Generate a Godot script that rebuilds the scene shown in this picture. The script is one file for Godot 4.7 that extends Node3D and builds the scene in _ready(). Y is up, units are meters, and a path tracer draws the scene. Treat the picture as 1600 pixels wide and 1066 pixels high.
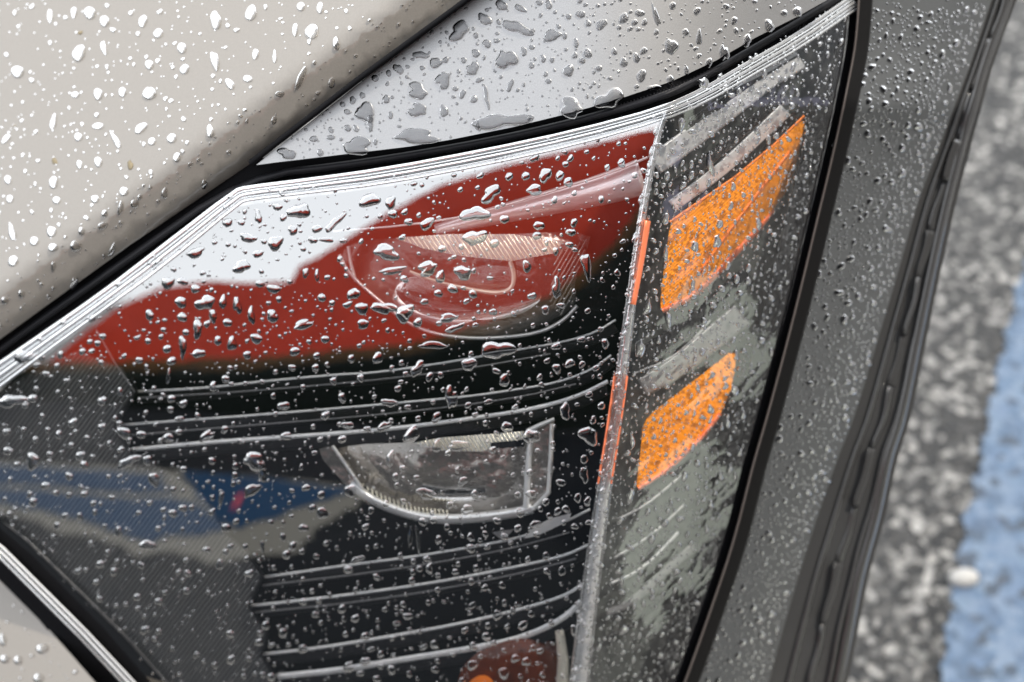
extends Node3D
# A rain-beaded headlight on the front corner of a beige car. Metres, y up.
# Shapes are outlined in the plane square to the camera at the lamp and set to their own depth by the surface they lie on.

const F := 2362.0                      # focal length in outline units (1600 across the frame)
var R: Vector3                         # camera axes in the world
var UP: Vector3
var BK: Vector3
var C := Vector3(0, 1.2, 0)
var NL := Vector3(-0.25, -0.375, 0.893)  # the way the lens front faces, in camera axes
var pl: float
var M := {}
var rng := RandomNumberGenerator.new()
var car: Node3D
var lamp: Node3D
var used := {}
var cells := {}
var beads := []

# ---------- the curves that several parts share (x for a given y, or y for a given x)
var CREASE := [[168, 1043], [210, 1028], [330, 1004], [480, 984], [640, 963], [800, 938], [950, 918], [1090, 902]]
var GAP := [[-40, 1338], [66, 1330], [133, 1318], [200, 1304], [266, 1289], [332, 1273], [399, 1257], [465, 1241], [532, 1224], [600, 1206], [665, 1188], [720, 1172], [850, 1138], [970, 1098], [1070, 1062], [1110, 1046]]
var BUMP := [[-40, 1562], [90, 1520], [170, 1490], [230, 1468], [310, 1437], [420, 1405], [530, 1372], [656, 1333], [712, 1311], [800, 1280], [900, 1248], [990, 1222], [1100, 1192]]
var LIPR := [[-40, 1604], [90, 1556], [170, 1533], [230, 1517], [310, 1496], [420, 1471], [530, 1448], [656, 1422], [712, 1404], [800, 1385], [900, 1358], [990, 1340], [1100, 1318]]
var TRIM := [[330, 268], [392, 259], [560, 240], [700, 220], [800, 200], [890, 178], [960, 158], [1050, 128], [1120, 95], [1180, 60], [1250, 25], [1330, -14]]

func along(t: Array, x: float) -> float:
	var n := t.size()
	var i := 0
	while i < n - 2 and x > t[i + 1][0]:
		i += 1
	var a: Array = t[i]
	var b: Array = t[i + 1]
	var p: Array = t[maxi(i - 1, 0)]
	var q: Array = t[mini(i + 2, n - 1)]
	var w: float = float(b[0]) - float(a[0])
	var ma: float = (float(b[1]) - float(p[1])) / (float(b[0]) - float(p[0]))
	var mb: float = (float(q[1]) - float(a[1])) / (float(q[0]) - float(a[0]))
	var s: float = (x - float(a[0])) / w
	if s < 0.0:
		return float(a[1]) + ma * (x - float(a[0]))
	if s > 1.0:
		return float(b[1]) + mb * (x - float(b[0]))
	var s2 := s * s
	var s3 := s2 * s
	return (2 * s3 - 3 * s2 + 1) * float(a[1]) + (s3 - 2 * s2 + s) * w * ma + (3 * s2 - 2 * s3) * float(b[1]) + (s3 - s2) * w * mb

# ---------- depths of the surfaces
func dir(u: float, v: float) -> Vector3:
	return R * ((u - 800.0) / F) - UP * ((v - 533.0) / F) - BK

func at(u: float, v: float, z: float) -> Vector3:
	return C + dir(u, v) * z

func z_front(u: float, v: float) -> float:
	var d := Vector3((u - 800.0) / F, -(v - 533.0) / F, -1.0)
	return pl / NL.dot(d) * (1.0 + 0.045e-6 * ((u - 600.0) * (u - 600.0) + (v - 500.0) * (v - 500.0)))

func z_side(u: float, v: float) -> float:
	var c := along(CREASE, clampf(v, 168.0, 1500.0))
	var d := maxf(u - c, 0.0)
	return z_front(minf(u, c), v) + 0.00030 * d * d / (d + 14.0) + 2.0e-7 * d * d

func z_lens(u: float, v: float) -> float:
	return z_side(u, v)

func z_trim(u: float, v: float) -> float:
	var e := along(TRIM, clampf(u, 330.0, 1330.0))
	var h := maxf(e - v, -20.0)
	var k := maxf(u - 850.0, 0.0)
	return z_front(u, e) - 0.0035 - h * 0.000034 + 3.5e-7 * k * k

func z_hood(u: float, v: float) -> float:
	var n := Vector2(-0.5876, -0.8093)
	var d := (Vector2(u, v) - Vector2(730, 0)).dot(n)
	var f := Vector2(u, v) - n * d
	var b := d - 64.0
	var ramp := 0.5 * (b + sqrt(b * b + 6.0))
	var lip := 0.5 * (6.0 - d + sqrt((6.0 - d) * (6.0 - d) + 8.0))
	var t := clampf(1.0 - f.x / 730.0, -0.1, 1.1)
	return z_front(f.x, f.y) - 0.007 + 0.017 * (1.0 - t) - 0.00009 * d + 0.00033 * ramp + 0.0005 * lip

func z_corner(u: float, v: float) -> float:
	return z_front(u, v) - 0.014 + clampf(1080.0 - v, -60.0, 230.0) * 0.00021

func z_bump(u: float, v: float) -> float:
	var g := along(GAP, v)
	var e := along(BUMP, v) - 75.0
	var k := maxf(u - e, 0.0)
	return z_side(g, v) - 0.002 + 0.00019 * (u - g) + 2.2e-6 * k * k

func z_lip(u: float, v: float) -> float:
	var b := along(BUMP, v)
	return z_bump(b, v) + 0.008 + 0.0002 * (u - b)

func under(f: Callable, h: float) -> Callable:
	return func(u, v): return f.call(u, v) + h

# ---------- mesh helpers
func mk(vs: PackedVector3Array, ix: PackedInt32Array, o := Vector3.ZERO, uv := PackedVector2Array()) -> ArrayMesh:
	var ns := PackedVector3Array()
	ns.resize(vs.size())
	for t in range(0, ix.size(), 3):
		var n := (vs[ix[t + 2]] - vs[ix[t]]).cross(vs[ix[t + 1]] - vs[ix[t]])
		for k in 3:
			ns[ix[t + k]] += n
	for i in ns.size():
		ns[i] = ns[i].normalized() if ns[i].length_squared() > 0.0 else BK
	if o != Vector3.ZERO:
		for i in vs.size():
			vs[i] -= o
	var a := []
	a.resize(Mesh.ARRAY_MAX)
	a[Mesh.ARRAY_VERTEX] = vs
	a[Mesh.ARRAY_NORMAL] = ns
	a[Mesh.ARRAY_INDEX] = ix
	if uv.size() == vs.size():
		a[Mesh.ARRAY_TEX_UV] = uv
	var m := ArrayMesh.new()
	m.add_surface_from_arrays(Mesh.PRIMITIVE_TRIANGLES, a)
	return m

func dense(p: PackedVector2Array, step: float, closed: bool) -> PackedVector2Array:
	var out := PackedVector2Array()
	var n := p.size()
	for i in (n if closed else n - 1):
		var a := p[i]
		var b := p[(i + 1) % n]
		var k := maxi(1, int(ceil(a.distance_to(b) / step)))
		for j in k:
			out.append(a.lerp(b, float(j) / k))
	if not closed:
		out.append(p[n - 1])
	return out

func smooth(p: PackedVector2Array, times := 2, closed := false) -> PackedVector2Array:
	for t in times:
		var q := PackedVector2Array()
		var n := p.size()
		if not closed:
			q.append(p[0])
		for i in (n if closed else n - 1):
			q.append(p[i].lerp(p[(i + 1) % n], 0.25))
			q.append(p[i].lerp(p[(i + 1) % n], 0.75))
		if not closed:
			q.append(p[n - 1])
		p = q
	return p

func pts(a: Array) -> PackedVector2Array:
	var p := PackedVector2Array()
	for i in range(0, a.size(), 2):
		p.append(Vector2(a[i], a[i + 1]))
	return p

# a sheet that fills an outline on the surface f, its edge turned back by thick
func patch(poly: PackedVector2Array, step: float, f: Callable, thick := 0.0) -> ArrayMesh:
	var edge := dense(poly, step, true)
	var all := edge.duplicate()
	var lo := Vector2(1e9, 1e9)
	var hi := -lo
	for p in edge:
		lo = lo.min(p)
		hi = hi.max(p)
	var y := lo.y + step * 0.5
	var row := 0
	while y < hi.y:
		var x := lo.x + step * (0.5 if row % 2 else 0.25)
		while x < hi.x:
			var q := Vector2(x, y)
			if Geometry2D.is_point_in_polygon(q, poly):
				var near := false
				for i in range(0, edge.size()):
					if absf(edge[i].x - x) < step * 0.5 and absf(edge[i].y - y) < step * 0.5:
						near = true
						break
				if not near:
					all.append(q + Vector2(sin(x * 12.9 + y * 4.1), cos(x * 7.3 + y * 9.7)) * step * 0.08)
			x += step
		y += step
		row += 1
	var tri := Geometry2D.triangulate_delaunay(all)
	var vs := PackedVector3Array()
	for p in all:
		vs.append(at(p.x, p.y, f.call(p.x, p.y)))
	var ix := PackedInt32Array()
	for t in range(0, tri.size(), 3):
		var a := tri[t]
		var b := tri[t + 1]
		var c := tri[t + 2]
		var mid := (all[a] + all[b] + all[c]) / 3.0
		var w := (all[b] - all[a]).cross(all[c] - all[a])
		if absf(w) < 1e-4 or not Geometry2D.is_point_in_polygon(mid, poly):
			continue
		if w > 0:
			ix.append_array([a, b, c])
		else:
			ix.append_array([a, c, b])
	if thick > 0.0:
		var n := edge.size()
		var base := vs.size()
		var turn := 1.0 if Geometry2D.is_polygon_clockwise(poly) else -1.0
		for i in n:
			vs.append(vs[i])
		for i in n:
			vs.append(vs[i] + dir(edge[i].x, edge[i].y).normalized() * thick)
		for i in n:
			var j := (i + 1) % n
			var q := [base + i, base + n + i, base + j, base + j, base + n + i, base + n + j]
			if turn < 0:
				q = [base + i, base + j, base + n + i, base + j, base + n + j, base + n + i]
			ix.append_array(q)
	return mk(vs, ix)

# a raised bar along a line: wide across (may taper), high towards the viewer, sunk below the surface by deep
func bar(line: PackedVector2Array, wide: float, wide2: float, high: float, f: Callable, deep := 0.0, seg := 6, square := false) -> ArrayMesh:
	var vs := PackedVector3Array()
	var ix := PackedInt32Array()
	bar_into(vs, ix, line, wide, wide2, high, f, deep, seg, square)
	return mk(vs, ix)

func bar_into(vs: PackedVector3Array, ix: PackedInt32Array, line: PackedVector2Array, wide: float, wide2: float, high: float, f: Callable, deep := 0.0, seg := 6, square := false) -> void:
	var n := line.size()
	var ring := seg + 3
	var first := vs.size()
	for i in n:
		var t := (line[mini(i + 1, n - 1)] - line[maxi(i - 1, 0)]).normalized()
		var s := Vector2(t.y, -t.x)
		var w := lerpf(wide, wide2, float(i) / maxf(1, n - 1)) * 0.5
		for k in ring:
			var x := 0.0
			var h := 0.0
			if k <= seg:
				var a := PI * k / seg
				x = cos(a)
				h = sin(a) * high
				if square:
					x = signf(x) * pow(absf(x), 0.35) if absf(x) > 1e-6 else 0.0
					h = pow(maxf(sin(a), 0.0), 0.35) * high
			else:
				x = -1.0 if k == seg + 1 else 1.0
				h = -deep
			var p := line[i] + s * x * w
			vs.append(at(p.x, p.y, f.call(p.x, p.y) - h))
	for i in n - 1:
		for k in ring:
			var a := first + i * ring + k
			var b := first + i * ring + (k + 1) % ring
			ix.append_array([a, a + ring, b, b, a + ring, b + ring])
	for k in range(1, ring - 1):
		ix.append_array([first, first + k, first + k + 1])
		var l := first + (n - 1) * ring
		ix.append_array([l, l + k + 1, l + k])

# a drop of water that sits on the surface f; w, h: its outline; turn in degrees; tail: how far it trails
func drop_into(vs: PackedVector3Array, ix: PackedInt32Array, u: float, v: float, w: float, h: float, turn: float, tail: float, f: Callable, high: float, rings: int, segs: int, wob: float) -> void:
	var first := vs.size()
	var a := deg_to_rad(turn)
	var p1 := rng.randf() * TAU
	var p2 := rng.randf() * TAU
	var p3 := rng.randf() * TAU
	var up := minf(w, h) * high * 0.000262
	var toward := dir(u, v)
	for r in rings + 1:
		var q := float(r) / rings
		var rad := sin(q * PI * 0.5)
		var hh := pow(maxf(1.0 - pow(rad, 2.4), 0.0), 0.55) * up
		if r == rings:
			rad = 1.0
			hh = -0.0002
		for k in segs:
			var t := TAU * k / segs
			var m := 1.0 + wob * (0.55 * sin(2 * t + p1) + 0.3 * sin(3 * t + p2) + 0.2 * sin(5 * t + p3))
			var x := cos(t) * w * 0.5 * m * rad
			var y := sin(t) * h * 0.5 * m * rad
			var s := y / h + 0.5
			x *= 1.0 - tail * (1.0 - s) * 0.75
			var c := Vector2(x * cos(a) - y * sin(a), x * sin(a) + y * cos(a))
			vs.append(C + dir(u + c.x, v + c.y) * (f.call(u + c.x, v + c.y) - hh))
	for r in rings:
		for k in segs:
			var i := first + r * segs + k
			var j := first + r * segs + (k + 1) % segs
			if r > 0:
				ix.append_array([i, j, i + segs])
			ix.append_array([j, j + segs, i + segs])
	var base := vs.size()
	vs.append(C + toward * (f.call(u, v) + 0.0002))
	for k in segs:
		ix.append_array([first + rings * segs + k, first + rings * segs + (k + 1) % segs, base])

# ---------- naming
func numbered(called: String, parent: Node) -> String:
	var key := str(parent.get_instance_id()) + called
	used[key] = used.get(key, -1) + 1
	return called if used[key] == 0 else "%s_%03d" % [called, used[key]]

func obj(called: String, m: Mesh, mat: Material, parent: Node = self) -> MeshInstance3D:
	var o := MeshInstance3D.new()
	o.name = numbered(called, parent)
	o.mesh = m
	o.material_override = mat
	parent.add_child(o, true)
	return o

func tag(o: Node, label: String, category := "", group := "", kind := "") -> void:
	o.set_meta("label", label)
	if category:
		o.set_meta("category", category)
	if group:
		o.set_meta("group", group)
	if kind:
		o.set_meta("kind", kind)

# ---------- materials
func mat(r: float, g: float, b: float, rough := 0.5, metal := 0.0) -> StandardMaterial3D:
	var m := StandardMaterial3D.new()
	m.albedo_color = Color(r, g, b).linear_to_srgb()
	m.roughness = rough
	m.metallic = metal
	return m

func dull(r: float, g: float, b: float) -> StandardMaterial3D:
	var m := mat(r, g, b, 0.95)
	m.metallic_specular = 0.05
	return m

func noise(freq: float, size := 256, kind := FastNoiseLite.TYPE_SIMPLEX_SMOOTH, bump := 0.0, ramp: Gradient = null, s := 1, octaves := 4) -> NoiseTexture2D:
	var n := FastNoiseLite.new()
	n.noise_type = kind
	n.frequency = freq
	n.seed = s
	n.fractal_octaves = octaves
	var t := NoiseTexture2D.new()
	t.width = size
	t.height = size
	t.seamless = true
	t.noise = n
	if bump > 0.0:
		t.as_normal_map = true
		t.bump_strength = bump
	if ramp:
		t.color_ramp = ramp
	return t

func ramp(cs: Array, os: Array) -> Gradient:
	var g := Gradient.new()
	var a := PackedColorArray()
	for c in cs:
		a.append(Color(c[0], c[1], c[2]).linear_to_srgb())
	g.colors = a
	g.offsets = PackedFloat32Array(os)
	return g

func tri(m: StandardMaterial3D, scale: float) -> StandardMaterial3D:
	m.uv1_triplanar = true
	m.uv1_world_triplanar = true
	m.uv1_scale = Vector3.ONE * scale
	return m

func materials() -> void:
	M.paint = mat(0.228, 0.207, 0.179, 0.42, 0.0)
	M.paint.clearcoat_enabled = true
	M.paint.clearcoat = 0.6
	M.paint.clearcoat_roughness = 0.04
	M.paint.albedo_texture = noise(0.05, 256, FastNoiseLite.TYPE_SIMPLEX, 0.0, ramp([[0.90, 0.90, 0.90], [1, 1, 1]], [0.2, 0.8]), 5, 3)
	tri(M.paint, 60.0)
	M.satin = mat(0.45, 0.45, 0.45, 0.5, 0.85)
	M.satin.albedo_texture = noise(0.3, 256, FastNoiseLite.TYPE_SIMPLEX, 0.0, ramp([[0.72, 0.72, 0.72], [1, 1, 1]], [0.25, 0.75]), 3, 2)
	tri(M.satin, 30.0)
	M.bumper = mat(0.080, 0.085, 0.087, 0.45, 0.0)
	M.bumper.clearcoat_enabled = true
	M.bumper.clearcoat = 0.8
	M.bumper.clearcoat_roughness = 0.5
	M.bumper.albedo_texture = noise(0.3, 256, FastNoiseLite.TYPE_SIMPLEX, 0.0, ramp([[0.75, 0.75, 0.75], [1, 1, 1]], [0.25, 0.75]), 4, 2)
	tri(M.bumper, 25.0)
	M.rubber = mat(0.006, 0.006, 0.007, 0.7)
	M.rubber.metallic_specular = 0.2
	M.black = mat(0.006, 0.007, 0.009, 0.25)
	M.black.metallic_specular = 0.3
	M.black_satin = mat(0.012, 0.012, 0.014, 0.45)
	M.black_satin.metallic_specular = 0.3
	M.rib = mat(0.16, 0.16, 0.158, 0.42, 0.15)
	M.rib_base = mat(0.035, 0.035, 0.036, 0.5)
	M.chrome = mat(0.93, 0.94, 0.95, 0.3, 0.55)
	M.edge = mat(0.95, 0.96, 0.97, 0.42, 0.4)
	M.bowl = mat(0.42, 0.40, 0.375, 0.25, 0.75)
	M.bowl.normal_enabled = true
	M.bowl.normal_texture = noise(0.02, 256, FastNoiseLite.TYPE_SIMPLEX_SMOOTH, 5.0)
	M.bowl.normal_scale = 1.1
	tri(M.bowl, 9.0)
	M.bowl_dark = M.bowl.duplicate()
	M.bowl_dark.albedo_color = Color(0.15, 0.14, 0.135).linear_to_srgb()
	M.prism = mat(0.92, 0.88, 0.76, 0.22, 0.5)
	M.grey = mat(0.30, 0.30, 0.31, 0.35, 0.5)
	M.pale = mat(0.66, 0.67, 0.68, 0.38, 0.3)
	M.amber = mat(1.0, 0.33, 0.004, 0.35)
	M.amber.metallic_specular = 0.15
	M.amber.heightmap_enabled = true
	M.amber.heightmap_texture = grid_map()
	M.amber.heightmap_scale = 0.035
	M.amber.uv1_triplanar = true
	M.amber.uv1_scale = Vector3.ONE * 95.0
	M.amber_edge = mat(1.0, 0.26, 0.03, 0.25)
	M.salmon = mat(0.85, 0.22, 0.10, 0.3)
	M.brown_bulb = mat(0.10, 0.022, 0.008, 0.12)
	# the lens: a hard-coated clear shell; the one-pixel texture keeps its mirror share even
	M.lens = mat(1, 1, 1, 0.0, 1.0)
	var im := Image.create(4, 4, false, Image.FORMAT_RGB8)
	im.fill(Color.WHITE)
	M.lens.albedo_texture = ImageTexture.create_from_image(im)
	M.lens.albedo_color.a = 0.39
	M.lens.transparency = BaseMaterial3D.TRANSPARENCY_ALPHA
	M.lens_side = M.lens.duplicate()
	M.lens_side.albedo_color.a = 0.18
	M.lens_side.normal_enabled = true
	M.lens_side.normal_texture = noise(0.012, 256, FastNoiseLite.TYPE_SIMPLEX_SMOOTH, 6.0, null, 9)
	M.lens_side.normal_scale = 0.13
	tri(M.lens_side, 7.0)
	M.flange = mat(0.93, 0.95, 0.96, 0.12, 0.75)
	M.clear = M.lens.duplicate()
	M.clear.albedo_color.a = 0.40
	M.clear.roughness = 0.06
	M.glass = StandardMaterial3D.new()
	M.glass.albedo_color = Color(1, 1, 1, 0.0)
	M.glass.roughness = 0.0
	M.glass.refraction_enabled = true
	M.glass.refraction_scale = 0.05
	M.glass.transparency = BaseMaterial3D.TRANSPARENCY_ALPHA
	M.water = StandardMaterial3D.new()
	M.water.albedo_color = Color(1, 1, 1, 0.0)
	M.water.roughness = 0.0
	M.water.refraction_enabled = true
	M.water.refraction_scale = 0.033
	M.water.transparency = BaseMaterial3D.TRANSPARENCY_ALPHA
	M.rain = M.water.duplicate()          # rainwater beads, tinted to dim their sunlit glare
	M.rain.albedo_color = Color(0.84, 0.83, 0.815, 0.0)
	M.greyed_water = M.water.duplicate()         # water tinted grey to put dark reflections into the drops
	M.greyed_water.albedo_color = Color(0.74, 0.74, 0.745, 0.0)
	M.darkened_water = M.water.duplicate()  # water tinted darker still, shade put into the bumper drops
	M.darkened_water.albedo_color = Color(0.33, 0.33, 0.34, 0.0)

func grid_map() -> ImageTexture:
	var im := Image.create(96, 96, false, Image.FORMAT_L8)
	for y in 96:
		for x in 96:
			var a := fmod(x + (8 if int(y / 14) % 2 else 0), 16.0) / 16.0 - 0.5
			var b := fmod(y, 14.0) / 14.0 - 0.5
			var d := clampf(1.0 - 2.0 * sqrt(a * a + b * b), 0, 1)
			im.set_pixel(x, y, Color(d, d, d))
	return ImageTexture.create_from_image(im)

func _ready() -> void:
	rng.seed = 7
	# ---- camera
	var u := Vector3(-0.12, 0.70, 0.70).normalized()       # the world's up in camera axes
	var x := (Vector3(1, 0, 0) - u * u.x).normalized()
	var z := x.cross(u)
	R = Vector3(x.x, u.x, z.x)
	UP = Vector3(x.y, u.y, z.y)
	BK = Vector3(x.z, u.z, z.z)
	NL.z = sqrt(1.0 - NL.x * NL.x - NL.y * NL.y)
	pl = NL.dot(Vector3(0, 0, -1) * 0.62)
	var cam := Camera3D.new()
	cam.name = "camera"
	cam.transform = Transform3D(Basis(R, UP, BK), C)
	var at_phys := CameraAttributesPhysical.new()
	at_phys.frustum_focal_length = 53.15
	at_phys.frustum_focus_distance = 0.585
	at_phys.exposure_aperture = 8.0
	at_phys.frustum_near = 0.02
	at_phys.frustum_far = 200.0
	cam.attributes = at_phys
	cam.fov = rad_to_deg(2.0 * atan(533.0 / F))
	cam.near = 0.02
	cam.far = 200.0
	add_child(cam)
	cam.current = true
	# ---- sky and sun: bright thin overcast
	var env := Environment.new()
	env.background_mode = Environment.BG_SKY
	env.tonemap_mode = Environment.TONE_MAPPER_LINEAR
	env.tonemap_exposure = 1.08
	env.sdfgi_enabled = true
	env.ssao_enabled = true
	env.ssil_enabled = true
	var sm := ProceduralSkyMaterial.new()
	sm.sky_top_color = Color(0.945, 0.96, 0.985)
	sm.sky_horizon_color = Color(0.97, 0.985, 1.0)
	sm.sky_curve = 0.2
	sm.ground_bottom_color = Color(0.12, 0.12, 0.12)
	sm.ground_horizon_color = Color(0.2, 0.2, 0.2)
	sm.sky_energy_multiplier = 1.38
	sm.sun_angle_max = 1.0
	env.sky = Sky.new()
	env.sky.sky_material = sm
	var we := WorldEnvironment.new()
	we.name = "environment"
	we.environment = env
	add_child(we)
	var sun := DirectionalLight3D.new()
	sun.name = "sun"
	sun.light_color = Color(1.0, 0.96, 0.9)
	sun.light_energy = 1.25
	sun.light_angular_distance = 1.5
	sun.shadow_enabled = true
	add_child(sun)
	sun.look_at_from_position(Vector3(1.65, 2.3, 0.12), Vector3.ZERO)
	materials()
	ground()
	surroundings()
	car = Node3D.new()
	car.name = "car"
	add_child(car)
	tag(car, "beige car seen close at its front corner, wet headlight, satin grey trim, dark bumper", "car")
	body()
	lamp = Node3D.new()
	lamp.name = "headlight"
	car.add_child(lamp)
	lamp_front()
	projectors()
	lamp_side()
	rain()

# ---------- the ground under and beside the car
func stones(t: NoiseTexture2D) -> void:
	var n: FastNoiseLite = t.noise
	n.cellular_return_type = FastNoiseLite.RETURN_CELL_VALUE
	n.fractal_type = FastNoiseLite.FRACTAL_NONE
	n.domain_warp_enabled = true
	n.domain_warp_amplitude = 8.0
	n.domain_warp_frequency = 0.05

func ground() -> void:
	var g := mat(1, 1, 1, 0.42)
	g.albedo_texture = noise(0.105, 512, FastNoiseLite.TYPE_CELLULAR, 0.0, ramp([[0.003, 0.003, 0.003], [0.008, 0.008, 0.0078], [0.03, 0.0295, 0.028], [0.34, 0.335, 0.32]], [0.0, 0.4, 0.6, 1.0]), 11, 3)
	stones(g.albedo_texture)
	g.heightmap_enabled = true
	g.heightmap_texture = noise(0.105, 512, FastNoiseLite.TYPE_CELLULAR, 0.0, null, 11, 3)
	g.heightmap_scale = 0.5
	tri(g, 2.6)
	var pm := PlaneMesh.new()
	pm.size = Vector2(160, 160)
	var o := obj("ground", pm, g)
	tag(o, "wet grey asphalt with coarse stones beyond the bumper", "", "", "structure")
	o.position = Vector3(0, 0, 0)
	# blue paint on the asphalt, its edge worn into the stones
	var edge := pts([1620, 380, 1590, 450, 1575, 520, 1556, 600, 1540, 680, 1524, 760, 1505, 830, 1495, 900, 1482, 980, 1470, 1070, 1450, 1180])
	edge = dense(edge, 6.0, false)
	var vs := PackedVector3Array()
	var ix := PackedInt32Array()
	for i in edge.size():
		var w := 2.5 * sin(i * 1.7) + 4.0 * sin(i * 0.61 + 2.0) + rng.randf_range(-3, 3)
		for k in 2:
			var d := dir(edge[i].x + w, edge[i].y) if k == 0 else dir(2500.0, edge[i].y + 200.0)
			var p := C + d * (-C.y / d.y)
			p.y = 0.004
			vs.append(p)
		if i > 0:
			ix.append_array([i * 2 - 2, i * 2 - 1, i * 2, i * 2 - 1, i * 2 + 1, i * 2])
	var bm := mat(1, 1, 1, 0.4)
	bm.albedo_texture = noise(0.085, 512, FastNoiseLite.TYPE_CELLULAR, 0.0, ramp([[0.03, 0.042, 0.06], [0.055, 0.09, 0.145], [0.075, 0.12, 0.19], [0.12, 0.165, 0.23]], [0.0, 0.25, 0.6, 1.0]), 12, 3)
	stones(bm.albedo_texture)
	bm.heightmap_enabled = true
	bm.heightmap_texture = noise(0.085, 512, FastNoiseLite.TYPE_CELLULAR, 0.0, null, 12, 3)
	bm.heightmap_scale = 0.2
	tri(bm, 2.2)
	tag(obj("blue_marking", mk(vs, ix), bm), "worn light blue paint on the asphalt at the edge of view", "", "", "structure")
	# one white pebble on the paint's edge
	var s := SphereMesh.new()
	s.radius = 0.011
	s.height = 0.016
	s.radial_segments = 14
	s.rings = 7
	var peb := obj("pebble", s, mat(0.36, 0.355, 0.34, 0.6))
	var pd := dir(1505, 911)
	peb.position = C + pd * (-C.y / pd.y) + Vector3(0, 0.008, 0)
	peb.scale = Vector3(1.3, 1, 0.9)
	tag(peb, "small white pebble lying on the edge of the blue paint", "pebble")

# ---------- what the lens mirrors: a red wall, an added dark screen and a painted bay in front of the car
func extruded(poly: PackedVector2Array, thick: float) -> CSGPolygon3D:
	var c := CSGPolygon3D.new()
	c.polygon = poly
	c.depth = thick
	return c

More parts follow.
